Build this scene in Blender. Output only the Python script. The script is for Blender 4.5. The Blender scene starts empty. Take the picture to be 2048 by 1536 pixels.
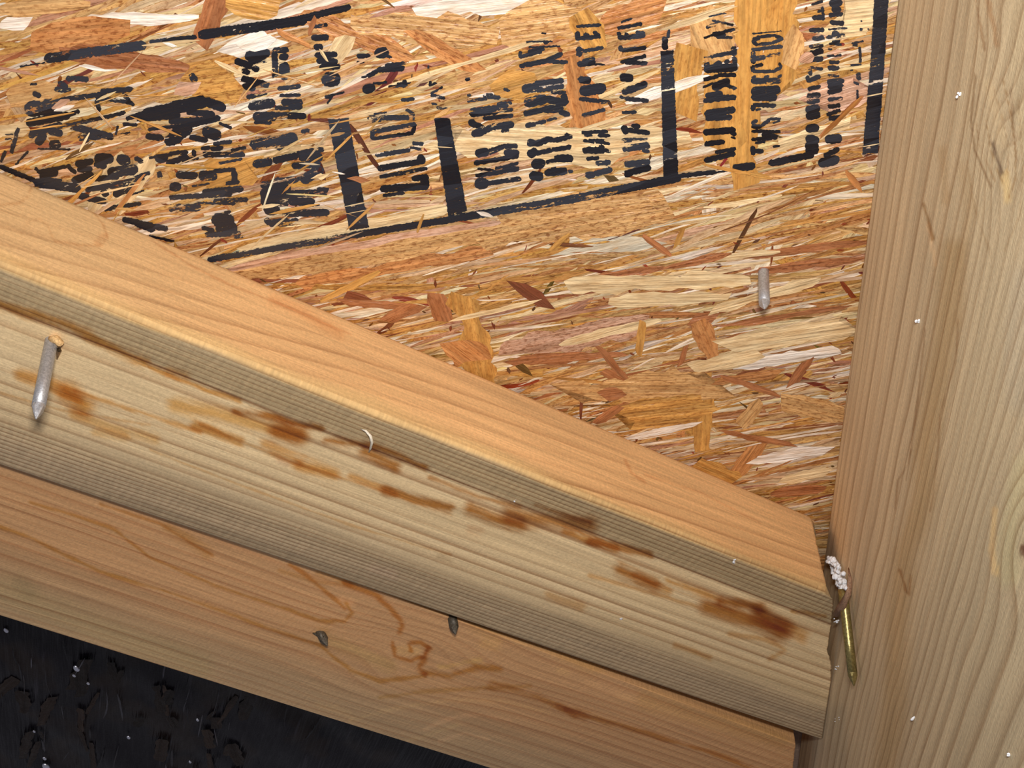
import bpy, math, random
import numpy as np
from mathutils import Matrix, Vector

random.seed(7)
rng = np.random.default_rng(7)
sc = bpy.context.scene

# ------------------------------------------------------------------ camera
W, H, F = 2048, 1536, 2450.0          # frame and focal length in pixels
HC = 0.300                            # lens to roof sheathing, metres
HY, VX = 3090.0, 1391.0               # vanishing point of the rafters
def nrm(v): return v / np.linalg.norm(v)
def ray(x, y): return np.array([x - 1024.0, 768.0 - y, -F])
_down = nrm(ray(VX, HY))
_into = nrm(np.array([0.0, F * F / (HY - 768.0), -F]))
AX_N = -_into; AX_Y = -_down; AX_Y = nrm(AX_Y - AX_N * (AX_Y @ AX_N)); AX_X = np.cross(AX_Y, AX_N)
R = np.array([AX_X, AX_Y, AX_N])      # camera axes -> roof axes (x along eave, y up slope, z out of sheathing)
P = math.radians(25)                  # roof pitch
M3 = np.array([[1, 0, 0], [0, -math.cos(P), -math.sin(P)], [0, math.sin(P), -math.cos(P)]], float)
CAMZ = 1.6
ORG = np.array([0, 0, CAMZ]) - M3 @ np.array([0, 0, HC])
MW = Matrix([[*M3[0], ORG[0]], [*M3[1], ORG[1]], [*M3[2], ORG[2]], [0, 0, 0, 1]])   # roof axes -> world

cam = bpy.data.cameras.new('camera'); co = bpy.data.objects.new('camera', cam)
sc.collection.objects.link(co); sc.camera = co
cam.sensor_width = 36; cam.lens = 36 * F / W; cam.clip_start = 0.01; cam.clip_end = 20
CR = M3 @ R
co.matrix_world = Matrix([[*CR[0], 0], [*CR[1], 0], [*CR[2], CAMZ], [0, 0, 0, 1]])

# ------------------------------------------------------------------ light: camera flash + faint attic ambient
w = bpy.data.worlds.new('world'); sc.world = w; w.use_nodes = True
w.node_tree.nodes['Background'].inputs[0].default_value = (0.90, 0.89, 1.0, 1)
w.node_tree.nodes['Background'].inputs[1].default_value = 0.17
fl = bpy.data.lights.new('flash', 'AREA'); fl.shape = 'RECTANGLE'; fl.size = 0.030; fl.size_y = 0.016
fl.energy = 1.68; fl.color = (1.0, 0.97, 0.94)
fo = bpy.data.objects.new('flash', fl); sc.collection.objects.link(fo)
fpos = CR @ np.array([0.004, 0.036, 0.01]) + np.array([0, 0, CAMZ])
fo.matrix_world = Matrix([[*CR[0], fpos[0]], [*CR[1], fpos[1]], [*CR[2], fpos[2]], [0, 0, 0, 1]])
sc.view_settings.view_transform = 'Standard'; sc.view_settings.look = 'None'
sc.view_settings.gamma = 1; sc.view_settings.use_curve_mapping = False
sc.view_settings.exposure = 0.0

# ------------------------------------------------------------------ helpers
def bp(x, y, z=0.0):
    """point of the plane z (roof axes) seen at photo pixel x, y"""
    r = R @ ray(x, y); t = (HC - z) / (-r[2]); p = r * t; return np.array([p[0], p[1], z])
def proj(p):
    """photo pixels of points (n,3) in roof axes"""
    q = (p - np.array([0, 0, HC])) @ R
    return 1024 + F * q[:, 0] / -q[:, 2], 768 - F * q[:, 1] / -q[:, 2]
def lin(c):
    c = np.array(c, float) / 255; return np.where(c <= .04045, c / 12.92, ((c + .055) / 1.055) ** 2.4)
def vnoise(x, y, seed=0):
    x = np.asarray(x, float); y = np.asarray(y, float)
    tab = np.random.default_rng(seed).random(4096)
    xi = np.floor(x).astype(int); yi = np.floor(y).astype(int); fx = x - xi; fy = y - yi
    fx = fx * fx * (3 - 2 * fx); fy = fy * fy * (3 - 2 * fy)
    h = lambda a, b: tab[(a * 127 + b * 311 + 17 * ((a * b) & 63)) & 4095]
    return (h(xi, yi) * (1 - fx) * (1 - fy) + h(xi + 1, yi) * fx * (1 - fy) + h(xi, yi + 1) * (1 - fx) * fy + h(xi + 1, yi + 1) * fx * fy) * 2 - 1
def fbm(x, y, seed=0): return vnoise(x, y, seed) * .6 + vnoise(x * 2.1, y * 2.1, seed + 1) * .3 + vnoise(x * 4.3, y * 4.3, seed + 2) * .15
def sstep(a, b, x): t = np.clip((x - a) / (b - a), 0, 1); return t * t * (3 - 2 * t)
def segdist(px, py, pts):
    d = np.full(px.shape, 1e9)
    for (x0, y0), (x1, y1) in zip(pts[:-1], pts[1:]):
        vx, vy = x1 - x0, y1 - y0; L = vx * vx + vy * vy + 1e-9
        t = np.clip(((px - x0) * vx + (py - y0) * vy) / L, 0, 1)
        d = np.minimum(d, np.hypot(px - x0 - t * vx, py - y0 - t * vy))
    return d
def link(name, verts, faces, mat, parent=None, smooth=False, base=None):
    """mesh object; verts in roof axes, base = its origin in roof axes"""
    verts = np.asarray(verts, float)
    if base is None: base = verts.mean(0)
    me = bpy.data.meshes.new(name)
    v = verts - base
    if isinstance(faces, np.ndarray):
        n, k = faces.shape
        me.vertices.add(len(v)); me.vertices.foreach_set('co', v.astype('f').ravel())
        me.loops.add(n * k); me.loops.foreach_set('vertex_index', faces.astype('i').ravel())
        me.polygons.add(n); me.polygons.foreach_set('loop_start', np.arange(0, n * k, k, dtype='i'))
        me.update(calc_edges=True)
    else:
        me.from_pydata([tuple(p) for p in v], [], faces)
    me.polygons.foreach_set('use_smooth', [smooth] * len(me.polygons))
    me.materials.append(mat); me.update()
    o = bpy.data.objects.new(name, me); sc.collection.objects.link(o)
    wm = MW @ Matrix.Translation(Vector(base))
    if parent is not None:
        o.parent = parent; o.matrix_parent_inverse = Matrix.Identity(4)
        o.matrix_local = PW[parent.name].inverted() @ wm
    else: o.matrix_world = wm
    PW[o.name] = wm
    return o
PW = {}
def empty(name, base):
    o = bpy.data.objects.new(name, None); sc.collection.objects.link(o); o.empty_display_size = .01
    wm = MW @ Matrix.Translation(Vector(base)); o.matrix_world = wm; PW[o.name] = wm; return o
def tag(o, label, cat, group=None, kind=None):
    if label: o['label'] = label
    if cat: o['category'] = cat
    if group: o['group'] = group
    if kind: o['kind'] = kind
    return o
def attr(o, name, data, typ='FLOAT'):
    if typ == 'FLOAT': a = o.data.attributes.new(name, 'FLOAT', 'POINT'); a.data.foreach_set('value', np.asarray(data, 'f').ravel())
    else:
        a = o.data.attributes.new(name, 'FLOAT_VECTOR', 'POINT'); a.data.foreach_set('vector', np.asarray(data, 'f').ravel())

# ------------------------------------------------------------------ materials
class NT:
    def __init__(s, name):
        s.m = bpy.data.materials.new(name); s.m.use_nodes = True; s.t = s.m.node_tree; s.n = s.t.nodes
        s.b = s.n['Principled BSDF']
    def new(s, typ, **k):
        n = s.n.new(typ)
        for a, v in k.items():
            if a.startswith('i_'): n.inputs[int(a[2:])].default_value = v
            else: setattr(n, a, v)
        return n
    def ln(s, a, b): s.t.links.new(a, b)
    def at(s, name, out='Fac'): return s.new('ShaderNodeAttribute', attribute_name=name).outputs[out]
    def math(s, op, a, b=None, clamp=False):
        n = s.new('ShaderNodeMath', operation=op, use_clamp=clamp)
        for i, v in enumerate((a, b)):
            if v is None: continue
            if isinstance(v, (int, float)): n.inputs[i].default_value = v
            else: s.ln(v, n.inputs[i])
        return n.outputs[0]
    def vscale(s, v, sc_):
        n = s.new('ShaderNodeVectorMath', operation='MULTIPLY'); s.ln(v, n.inputs[0]); n.inputs[1].default_value = sc_; return n.outputs[0]
    def noise(s, v, scale=1.0, detail=3, rough=.55):
        n = s.new('ShaderNodeTexNoise'); s.ln(v, n.inputs['Vector']); n.inputs['Scale'].default_value = scale
        n.inputs['Detail'].default_value = detail; n.inputs['Roughness'].default_value = rough; return n.outputs['Fac']
    def ramp(s, v, stops):
        n = s.new('ShaderNodeValToRGB'); s.ln(v, n.inputs[0]); e = n.color_ramp.elements
        while len(e) < len(stops): e.new(.5)
        for el, (p, c) in zip(e, stops): el.position = p; el.color = (c, c, c, 1) if isinstance(c, (int, float)) else (*c, 1)
        return n.outputs[0]
    def mix(s, f, a, b, mode='MIX'):
        n = s.new('ShaderNodeMix', data_type='RGBA', blend_type=mode)
        for sock, v in ((n.inputs[0], f), (n.inputs[6], a), (n.inputs[7], b)):
            if isinstance(v, (int, float)): sock.default_value = v
            elif isinstance(v, tuple): sock.default_value = (*v, 1)
            else: s.ln(v, sock)
        return n.outputs[2]
    def bump(s, hgt, dist, strength=1.0, normal=None):
        n = s.new('ShaderNodeBump'); s.ln(hgt, n.inputs['Height']); n.inputs['Distance'].default_value = dist; n.inputs['Strength'].default_value = strength
        if normal is not None: s.ln(normal, n.inputs['Normal'])
        return n.outputs[0]

def mat_strand():
    s = NT('wood_strand'); fv = s.at('fuv', 'Vector'); col = s.at('col', 'Vector'); spk = s.at('speckle')
    st = s.noise(s.vscale(fv, (40, 900, 1)), 1, 4, .7)
    st2 = s.noise(s.vscale(fv, (14, 300, 1)), 1, 3, .6)
    dots = s.noise(s.vscale(fv, (430, 1000, 1)), 1, 3, .65)
    mot = s.noise(s.vscale(fv, (90, 260, 1)), 1, 3, .6)
    c = s.mix(.9, col, s.ramp(st, [(.28, .58), (.52, 1.0), (.75, 1.28)]), 'MULTIPLY')
    c = s.mix(.9, c, s.ramp(st2, [(.3, .72), (.6, 1.14)]), 'MULTIPLY')
    c = s.mix(.8, c, s.ramp(mot, [(.32, (.80, .66, .52)), (.55, (1.05, 1.02, 1.0)), (.72, (1.14, 1.18, 1.22))]), 'MULTIPLY')
    dm = s.math('MULTIPLY', s.ramp(dots, [(.50, 0.0), (.62, .85)]), spk)
    c = s.mix(dm, c, s.mix(1.0, c, (.42, .25, .15), 'MULTIPLY'))
    s.ln(c, s.b.inputs['Base Color'])
    s.ln(s.ramp(st2, [(.3, .46), (.7, .27)]), s.b.inputs['Roughness'])
    s.b.inputs['Specular IOR Level'].default_value = .55
    n = s.bump(st, .0004, .9); n = s.bump(st2, .0011, .9, n); n = s.bump(mot, .0012, .6, n); s.ln(n, s.b.inputs['Normal'])
    return s.m
def mat_ink():
    s = NT('stamp_ink'); fv = s.at('fuv', 'Vector'); wear = s.at('wear')
    a = s.noise(s.vscale(fv, (70, 420, 1)), 1, 4, .7)
    b = s.noise(s.vscale(fv, (600, 900, 1)), 1, 3, .7)
    vo = s.new('ShaderNodeTexVoronoi'); s.ln(s.vscale(fv, (38, 170, 1)), vo.inputs['Vector']); vo.inputs['Scale'].default_value = 1
    sep = s.new('ShaderNodeSeparateColor'); s.ln(vo.outputs['Color'], sep.inputs[0]); pr = sep.outputs[0]
    k = s.math('ADD', s.math('MULTIPLY', a, .75), s.math('MULTIPLY', b, .40))
    k = s.math('ADD', k, s.math('MULTIPLY', s.math('SUBTRACT', pr, .5), .13))
    k = s.math('ADD', k, s.math('MULTIPLY', wear, .16))
    al = s.ramp(k, [(.705, 1.0), (.745, .0)])
    s.ln(s.mix(pr, (.006, .005, .008), (.032, .036, .050)), s.b.inputs['Base Color'])  # bluish sheen mixed into the ink colour, patch by patch
    s.b.inputs['Roughness'].default_value = .42; s.b.inputs['Specular IOR Level'].default_value = .5
    s.ln(al, s.b.inputs['Alpha']); s.ln(s.bump(a, .0006, .8), s.b.inputs['Normal'])
    return s.m
def mat_lumber(name, fiber=1.0, saw=0.0, rough=.62, linecol=(.30, .12, .05)):
    """sawn board: colour field, ring field (growth rings), streaky fibre, saw marks across the grain"""
    s = NT(name); fv = s.at('fuv', 'Vector'); col = s.at('col', 'Vector'); ring = s.at('ring'); amt = s.at('ringamt')
    fr = s.math('FRACT', ring)
    l = s.math('POWER', fr, 3.2); l = s.math('MULTIPLY', l, s.ramp(fr, [(.90, 1.0), (1.0, 0.0)]))
    l = s.math('MULTIPLY', l, s.math('MULTIPLY', amt, 1.7))
    f1 = s.noise(s.vscale(fv, (26, 1500, 1)), 1, 3, .6)
    f2 = s.noise(s.vscale(fv, (6, 190, 1)), 1, 3, .6)
    f3 = s.noise(s.vscale(fv, (14, 520, 1)), 1, 2, .6)
    g = s.noise(s.vscale(fv, (900, 900, 1)), 1, 2, .7)
    c = s.mix(fiber * .8, col, s.ramp(f1, [(.3, .78), (.7, 1.20)]), 'MULTIPLY')
    c = s.mix(fiber * .8, c, s.ramp(f2, [(.3, .84), (.7, 1.14)]), 'MULTIPLY')
    c = s.mix(fiber * .7, c, s.ramp(f3, [(.3, .84), (.7, 1.14)]), 'MULTIPLY')
    c = s.mix(.5, c, s.ramp(g, [(.35, .82), (.68, 1.2)]), 'MULTIPLY')
    c = s.mix(s.math('MINIMUM', l, .9), c, s.mix(.75, c, linecol, 'MULTIPLY'))
    n = s.bump(f1, .00012, .7); n = s.bump(g, .0002, .5, n)
    if saw:
        sw = s.noise(s.vscale(fv, (620, 110, 1)), 1, 1, .5); sa = s.at('saw'); c = s.mix(s.math('MULTIPLY', sa, saw), c, s.ramp(sw, [(.35, .75), (.65, 1.25)]), 'MULTIPLY')
        n = s.bump(s.math('MULTIPLY', sw, sa), .0003, .8, n)
    s.ln(c, s.b.inputs['Base Color']); s.b.inputs['Roughness'].default_value = rough
    s.b.inputs['Specular IOR Level'].default_value = .35; s.ln(n, s.b.inputs['Normal'])
    return s.m
def mat_plain(name, c, rough=.5, metal=0.0, noise=0.0, scale=2000, bump=0.0):
    s = NT(name); tc = s.new('ShaderNodeTexCoord').outputs['Object']; nz = s.noise(tc, scale, 3, .6)
    s.ln(s.mix(noise, tuple(c), s.ramp(nz, [(.35, .35), (.65, 1.4)]), 'MULTIPLY'), s.b.inputs['Base Color'])
    s.b.inputs['Roughness'].default_value = rough; s.b.inputs['Metallic'].default_value = metal
    if bump: s.ln(s.bump(nz, bump, .8), s.b.inputs['Normal'])
    return s.m

# ------------------------------------------------------------------ boards with a fine skin
def board(name, sect, umin, uend, dirang, org, mat, fields, du=.0007, ds=.0007, base=None):
    """sect: closed outline [(across, z)] sampled finely; along = direction dirang in the sheet; uend(k) end per outline sample"""
    c, s_ = math.cos(dirang), math.sin(dirang)
    pts = []; S = [0.0]
    for (a0, z0), (a1, z1) in zip(sect, sect[1:] + sect[:1]):
        L = math.hypot(a1 - a0, z1 - z0); n = max(1, int(round(L / ds)))
        for i in range(n): pts.append((a0 + (a1 - a0) * i / n, z0 + (z1 - z0) * i / n))
    pts = np.array(pts); K = len(pts)
    ue = np.array([uend(a, z) for a, z in pts])
    N = int((ue.max() - umin) / du); t = np.linspace(0, 1, N)
    U = umin + (ue[None, :] - umin) * t[:, None]
    A = np.broadcast_to(pts[None, :, 0], U.shape); Z = np.broadcast_to(pts[None, :, 1], U.shape)
    X = org[0] + U * c - A * s_; Y = org[1] + U * s_ + A * c
    V = np.stack([X, Y, Z], -1).reshape(-1, 3)
    i = np.arange(N - 1)[:, None] * K; j = np.arange(K)[None, :]; j2 = (j + 1) % K
    Fq = np.stack([i + j, i + j2, i + K + j2, i + K + j], -1).reshape(-1, 4)
    # flip to outward normals if needed
    area = sum(a0 * z1 - a1 * z0 for (a0, z0), (a1, z1) in zip(sect, sect[1:] + sect[:1]))
    if area > 0: pass
    else: Fq = Fq[:, ::-1]
    o = link(name, V, Fq, mat, smooth=True, base=base)
    cap(o, K, N, area > 0)
    D = fields(U.ravel(), A.ravel(), Z.ravel(), V)
    attr(o, 'col', D['col'], 'V'); attr(o, 'ring', D['ring']); attr(o, 'ringamt', D['amt'])
    attr(o, 'saw', D.get('saw', np.ones(U.size)))
    fuv = np.stack([U.ravel(), (A + Z).ravel(), np.zeros(U.size)], -1); attr(o, 'fuv', fuv, 'V')
    return o
def cap(o, K, N, ccw):
    import bmesh
    bm = bmesh.new(); bm.from_mesh(o.data); bm.verts.ensure_lookup_table()
    a = [bm.verts[k] for k in range(K)]; b = [bm.verts[(N - 1) * K + k] for k in range(K)]
    for ring_ in (a[::-1] if ccw else a, b if ccw else b[::-1]):
        try: bm.faces.new(ring_)
        except ValueError: pass
    bmesh.ops.recalc_face_normals(bm, faces=bm.faces)
    bm.to_mesh(o.data); bm.free()
def rrect(a0, a1, z0, z1, r, n=4):
    out = []
    for (cx, cz, st) in ((a1 - r, z0 + r, -90), (a1 - r, z1 - r, 0), (a0 + r, z1 - r, 90), (a0 + r, z0 + r, 180)):
        for k in range(n + 1):
            t = math.radians(st + 90 * k / n); out.append((cx + r * math.cos(t), cz + r * math.sin(t)))
    return out
def P2(s):
    return [tuple(map(float, p.split(','))) for p in s.split()]
def strokes(col, px, py, items, mask=None, gd=.36):
    """soft stains / pitch lines / pale fibres / painted shade: (points, width px, strength, tint)"""
    a_ = px * math.cos(gd) + py * math.sin(gd); b_ = -px * math.sin(gd) + py * math.cos(gd)
    wob = fbm(a_ / 70, b_ / 9, 5) * 7 + fbm(a_ / 22, b_ / 3.5, 9) * 4
    for pts, wd, stg, tint in items:
        P_ = P2(pts) if isinstance(pts, str) else pts
        d = segdist(px, py, P_) + wob * min(1, wd / 18)
        k = (1 - sstep(wd * .05, wd * .78, d)) * min(.97, stg * 1.15)
        if mask is not None: k = k * mask
        col[:] = col * (1 - k[:, None]) + col * np.array(tint)[None] * k[:, None] if tint[0] < 5 else col * (1 - k[:, None]) + lin(tint)[None] * k[:, None]

# ================================================================== RAFTER
XR = np.mean([bp(1790, 0)[0], bp(1722, 515)[0], bp(1655, 1030)[0]])
SPRING = [
 ('1960,165 1952,240 1960,300 1990,362', 3, .4, (.7, .58, .48)), ('2004,150 2022,230 2031,300 2031,360 2016,398', 3.5, .45, (.7, .56, .42)), ('1988,180 2006,240 2017,300 2014,350', 3, .35, (.72, .6, .5)), ('1972,240 1982,300 1996,345 2008,366', 3, .4, (.7, .58, .45)), ('1940,200 1930,300 1950,420 1985,520', 4, .3, (.75, .65, .55)), ('2036,200 2046,330 2040,430 2010,500', 4, .3, (.75, .65, .55)),   # traced figure of the rafter's face, painted shade strokes last
 ('1950,150 1942,240 1950,305 1982,372', 5, .5, (.55, .45, .38)), ('1985,285 1994,315 2003,345', 8, .75, (.35, .30, .30)),
 ('1975,0 1990,60 1992,90', 10, .4, (.75, .55, .42)), ('1952,0 1962,60 1970,100', 6, .4, (.6, .45, .35)), ('2022,180 2030,290 2035,330', 5, .35, (.6, .5, .45)),
 ('1975,170 1990,220 2010,290', 24, .35, (1.18, 1.16, 1.1)), ('2012,350 2016,400', 16, .4, (1.3, 1.2, .9)),
 ('1848,410 1856,440 1866,478', 8, .5, (.55, .42, .3)), ('1856,450 1872,530', 10, .45, (1.28, 1.18, 1.1)),
 ('1905,500 1890,680 1868,800 1850,900 1852,980 1812,1110 1795,1250 1790,1400 1770,1536', 56, .5, (.80, .72, .60)),
 ('1925,330 1938,420 1925,520 1920,640', 26, .22, (.84, .74, .62)), ('1885,300 1892,400', 20, .3, (.84, .74, .62)),
 ('1850,660 1835,800 1822,900 1812,960', 4, .4, (.62, .5, .42)), ('1916,640 1912,720 1880,830 1876,900 1865,1000 1860,1023', 4, .4, (.62, .5, .42)),
 ('1822,900 1816,930 1796,960 1790,1020', 4, .4, (.62, .5, .42)), ('1800,1140 1812,1180 1818,1190 1822,1150', 6, .5, (.66, .5, .38)),
 ('1800,1150 1797,1230 1790,1320', 12, .35, (1.15, 1.12, 1.1)), ('1990,1020 1985,1100 1990,1145', 14, .5, (1.35, 1.2, .95)),
 ('2048,930 2030,1000 2015,1080 2020,1150', 50, .35, (1.08, 1.18, 1.05)), ('2046,1095 2048,1106', 14, .85, (.35, .22, .2)),
 ('2048,560 2030,700 2036,800', 60, .25, (.86, .92, 1.05)), ('2030,0 2048,300', 30, .2, (.95, .95, .9)),
 ('1660,1075 1655,1130', 26, .55, (.62, .60, .62)), ('1680,1430 1678,1536', 40, .25, (.7, .75, .8)),  # grey strokes: shade painted along the gap at the blocking end
]
def f_rafter(U, A, Z, V):
    px, py = proj(V); y = -U
    # U runs down-slope, Z outwards
    warp = .0016 * vnoise(U * 14, Z * 20, 3) + .0009 * vnoise(U * 45, Z * 30, 4)
    k1 = np.exp(-(((px - 1995) / 42) ** 2 + ((py - 300) / 130) ** 2)) * .010
    k2 = np.exp(-(((px - 1985) / 40) ** 2 + ((py + 10) / 90) ** 2)) * .008
    k3 = np.exp(-(((px - 2060) / 60) ** 2 + ((py - 1090) / 110) ** 2)) * .018
    q = Z + warp + U * .03 + k1 + k2 + k3
    ring = q / .0062 + 1.1 * np.sin(q / .018)
    col = np.ones((len(U), 3)) * lin((230, 207, 168))
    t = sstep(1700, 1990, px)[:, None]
    col = col * (1 - t) + col * np.array([.80, .85, .87]) * t  # colour darkened to the right to even out the flash on the face
    t = fbm(U * 9, Z * 60, 11)[:, None] * .10; col = col * (1 + t * np.array([1, 1.0, .9]))
    amt = .55 + .25 * vnoise(U * 6, q * 220, 8)
    strokes(col, px, py, [(a, b, min(.95, c * 1.6), d) for a, b, c, d in SPRING], gd=1.75)
    return dict(col=np.clip(col, .01, .95), ring=ring, amt=np.clip(amt, .1, .9))
m_raf = mat_lumber('rafter_wood', .75, 0, .66, (.46, .33, .24))
ylo, yhi = bp(1655, 1030)[1] - .40, bp(1790, 0)[1] + .16
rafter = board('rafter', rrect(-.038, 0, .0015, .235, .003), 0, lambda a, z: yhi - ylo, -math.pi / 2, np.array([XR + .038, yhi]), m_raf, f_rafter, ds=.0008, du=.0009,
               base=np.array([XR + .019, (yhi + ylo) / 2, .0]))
tag(rafter, 'tall tan rafter with vertical grain and oval knots filling the right edge', 'rafter')

# ================================================================== BLOCKING BOARD (diagonal, in front)
E1 = lambda x: (x, 333 + .427 * x)
a0, a1 = bp(*E1(0)), bp(*E1(1620)); ANG = math.atan2(a1[1] - a0[1], a1[0] - a0[0])
TH = .0378; WD = .0905
dirv = np.array([math.cos(ANG), math.sin(ANG)]); acr = np.array([-math.sin(ANG), math.cos(ANG)])  # across, uphill
def ua(p): d = p[:2] - a0[:2]; return d @ dirv, d @ acr
# end of the board, traced down the cut
endtop = [ua(bp(1628, 1026, 0.002)), ua(bp(1664, 1178, TH))]
endfront = [ua(bp(x, y, TH)) for x, y in ((1664, 1178), (1665, 1226), (1654, 1300), (1662, 1325), (1663, 1476))]
def uend_block(a, z):
    xs = [-e[1] for e in endfront]; us = [e[0] for e in endfront]
    uf = np.interp(-a, xs, us)
    ut = endtop[0][0] + (endtop[1][0] - endtop[0][0]) * z / TH
    jit = .0004 * vnoise(a * 900, z * 900, 3)
    u = (ut if -a < .002 else uf - (endtop[1][0] - ut) * .9) + jit
    umax = (XR - .0005 - a0[0] + a * math.sin(ANG)) / math.cos(ANG)      # never into the rafter
    return min(u, umax)
DK = (.55, .29, .08); MD = (.74, .45, .15); LT = (.88, .66, .36)
BST = [
 ('40,750 100,765 155,800', 22, .7, MD), ('135,785 168,812', 36, .75, MD), ('150,782 300,832 400,865', 8, .6, MD), ('150,832 310,878', 18, .6, LT), ('190,865 250,872', 14, .5, LT),
 ('350,812 430,828 520,850 600,868', 26, .75, LT), ('470,822 560,838 640,858', 12, .85, DK), ('555,862 600,870', 34, .85, DK), ('390,852 480,882', 16, .7, MD), ('530,890 600,922', 18, .6, MD), ('600,930 668,948', 24, .7, MD),
 ('0,612 60,628 140,650 210,690 290,725', 16, .75, MD), ('300,735 420,782 480,800', 8, .7, MD), ('340,742 372,752', 18, .5, MD),
 ('730,902 790,932', 22, .85, DK), ('650,880 745,892 850,935', 12, .85, DK), ('860,955 960,995 1040,1012', 8, .6, DK), ('700,950 790,990', 11, .6, MD), ('770,982 900,1016', 16, .75, DK),
 ('940,1020 990,1038 1040,1050', 22, .85, DK), ('1020,1032 1100,1042 1180,1052', 30, .7, DK), ('1130,1062 1230,1098', 14, .7, MD), ('1180,1082 1300,1108', 13, .7, DK), ('1070,1010 1180,1045', 8, .7, DK),
 ('1240,1140 1310,1170', 26, .8, DK), ('1270,1150 1335,1182', 16, .6, MD), ('1335,1162 1440,1200', 15, .65, MD), ('1415,1215 1490,1235 1570,1256', 30, .85, DK), ('1440,1203 1520,1214', 20, .75, DK),
 ('1520,1228 1560,1262', 36, .8, DK), ('1560,1245 1605,1272', 22, .6, MD), ('1585,1222 1650,1232', 8, .6, MD), ('1100,1190 1160,1212', 16, .4, MD), ('1460,1268 1530,1280 1570,1300 1540,1318', 9, .45, MD), ('1350,1290 1420,1315', 9, .5, MD),
 ('1180,1150 1280,1180 1400,1215', 6, .45, MD), ('0,785 120,820 300,850', 4, .4, MD), ('400,850 600,930 760,980', 5, .45, MD), ('300,900 480,970 700,1050 900,1110', 4, .4, MD),
 ('560,920 572,926', 12, .35, (.75, .6, .6)), ('940,1058 960,1062', 14, .4, (.78, .6, .5)), ('880,1112 900,1120', 10, .4, (.6, .55, .5)), ('750,1140 785,1148', 22, .35, (1.05, 1.0, 1.12)),
]
TST = [
 ('0,410 38,406 58,392 63,372 52,352', 5, .5, (.72, .55, .42)), ('44,468 56,442 78,438 96,452 106,478', 4, .4, (.72, .55, .42)), ('60,455 80,470', 22, .25, (1.1, 1.08, 1.1)),
 ('110,482 160,490 200,492 215,474 206,448 178,414 160,400', 5, .5, (.72, .52, .38)), ('195,482 212,468', 12, .4, (.8, .58, .45)),
 ('300,478 380,530 460,570 540,600 700,668', 5, .5, (.70, .48, .36)), ('545,602 600,625 680,668', 26, .4, (.84, .62, .48)),
 ('1250,920 1262,945 1290,965', 6, .4, (.75, .5, .35)), ('1100,790 1240,850 1330,900', 4, .3, (.72, .52, .40)), ('1290,950 1400,985 1520,1045', 5, .35, (.78, .5, .36)),
]
def f_block(U, A, Z, V):
    px, py = proj(V); v = np.clip(-A / WD, 0, 1); u = U
    front = (Z > TH - .0035) & (A < -.0001)
    top = ~front & (A > -.004)
    wtop = np.clip(Z / TH, 0, 1)
    wob = .010 * vnoise(u * 7, v * 3, 21) + .004 * vnoise(u * 30, v * 8, 22)
    vv = v + wob
    rf = np.interp(vv, [0, .18, .30, .75, 1], [0, 8, 9.4, 16, 27])
    g = np.interp(px, [-300, 0, 700, 1665], [-.3, 0, .48, .85])
    rt = 40 + 6.2 * (wtop + g + .03 * vnoise(u * 12, wtop * 2, 25) + .05 * vnoise(u * 4, wtop, 26))
    ring = np.where(top, rt, rf)
    c_grey = lin((184, 160, 122)); c_mid = lin((236, 206, 158)); c_low = lin((192, 168, 134)); c_top = lin((222, 176, 122)); c_edge = lin((216, 178, 122))
    s1 = sstep(.165, .20, vv)[:, None]; s2 = sstep(.60, .86, vv + .05 * vnoise(u * 9, v * 9, 29))[:, None]
    col = c_grey * (1 - s1) + c_mid * s1; col = col * (1 - s2) + c_low * s2
    tan = (vnoise(u * 5, v * 9, 31) * .5 + .5)[:, None]; col = col * (1 + (tan - .5) * np.array([.08, .10, .16]))
    dk = sstep(.93, 1.0, vv + .04 * vnoise(u * 11, v * 30, 33))[:, None]; col = col * (1 - .35 * dk * (vnoise(u * 6, v * 40, 35) * .5 + .6)[:, None])
    crack = np.exp(-((vv - .182 - .004 * vnoise(u * 25, 0 * v, 37)) / .006) ** 2)[:, None]; col = col * (1 - .62 * crack * np.array([.8, 1, 1.1]))
    ct = np.ones_like(col) * c_top * (1 + .10 * fbm(u * 10, wtop * 3, 41)[:, None])
    greyl = (1 - sstep(120, 480, px))[:, None] * .5; ct = ct * (1 - greyl) + lin((206, 172, 124)) * greyl
    e = sstep(.82, .97, wtop + .06 * vnoise(u * 40, wtop * 4, 43))[:, None]; ct = ct * (1 - e) + c_edge * e
    # the orange planed colour wraps a little round the eased edge
    edge = np.where(front, 1 - sstep(.012, .030, v + .010 * vnoise(u * 40, v * 3, 45)), 0)[:, None]
    col = col * (1 - edge) + c_edge * edge
    col = np.where(top[:, None], ct, col)
    strokes(col, px, py, [(a, b * 1.3, min(.97, c * 1.12), d) for a, b, c, d in BST], mask=front.astype(float)); strokes(col, px, py, TST, mask=top.astype(float))
    amt = np.where(top, (.34 + .25 * vnoise(u * 5, rt * .9, 47)) * (.25 + .75 * sstep(.25, .6, wtop + .15 * vnoise(u * 6, wtop, 48))), .36 + .3 * vnoise(u * 4, rf * .7, 49) + .15 * (vv < .18) + .22 * sstep(.7, .9, vv))
    return dict(col=np.clip(col, .01, .95), ring=ring, amt=np.clip(amt * np.where(top, 1.3, 1.8), .05, 1.0), saw=np.where(top, .12, .35 + .65 * np.maximum(vv < .19, sstep(.7, .85, vv))))
m_blk = mat_lumber('blocking_wood', .85, .26, .8, (.40, .25, .16))
block = board('wooden_blocking', rrect(-WD, 0, .0012, TH, .0022), -.26, uend_block, ANG, a0, m_blk, f_block,
              base=np.array([*(a0[:2] + dirv * .2), 0]))
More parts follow.
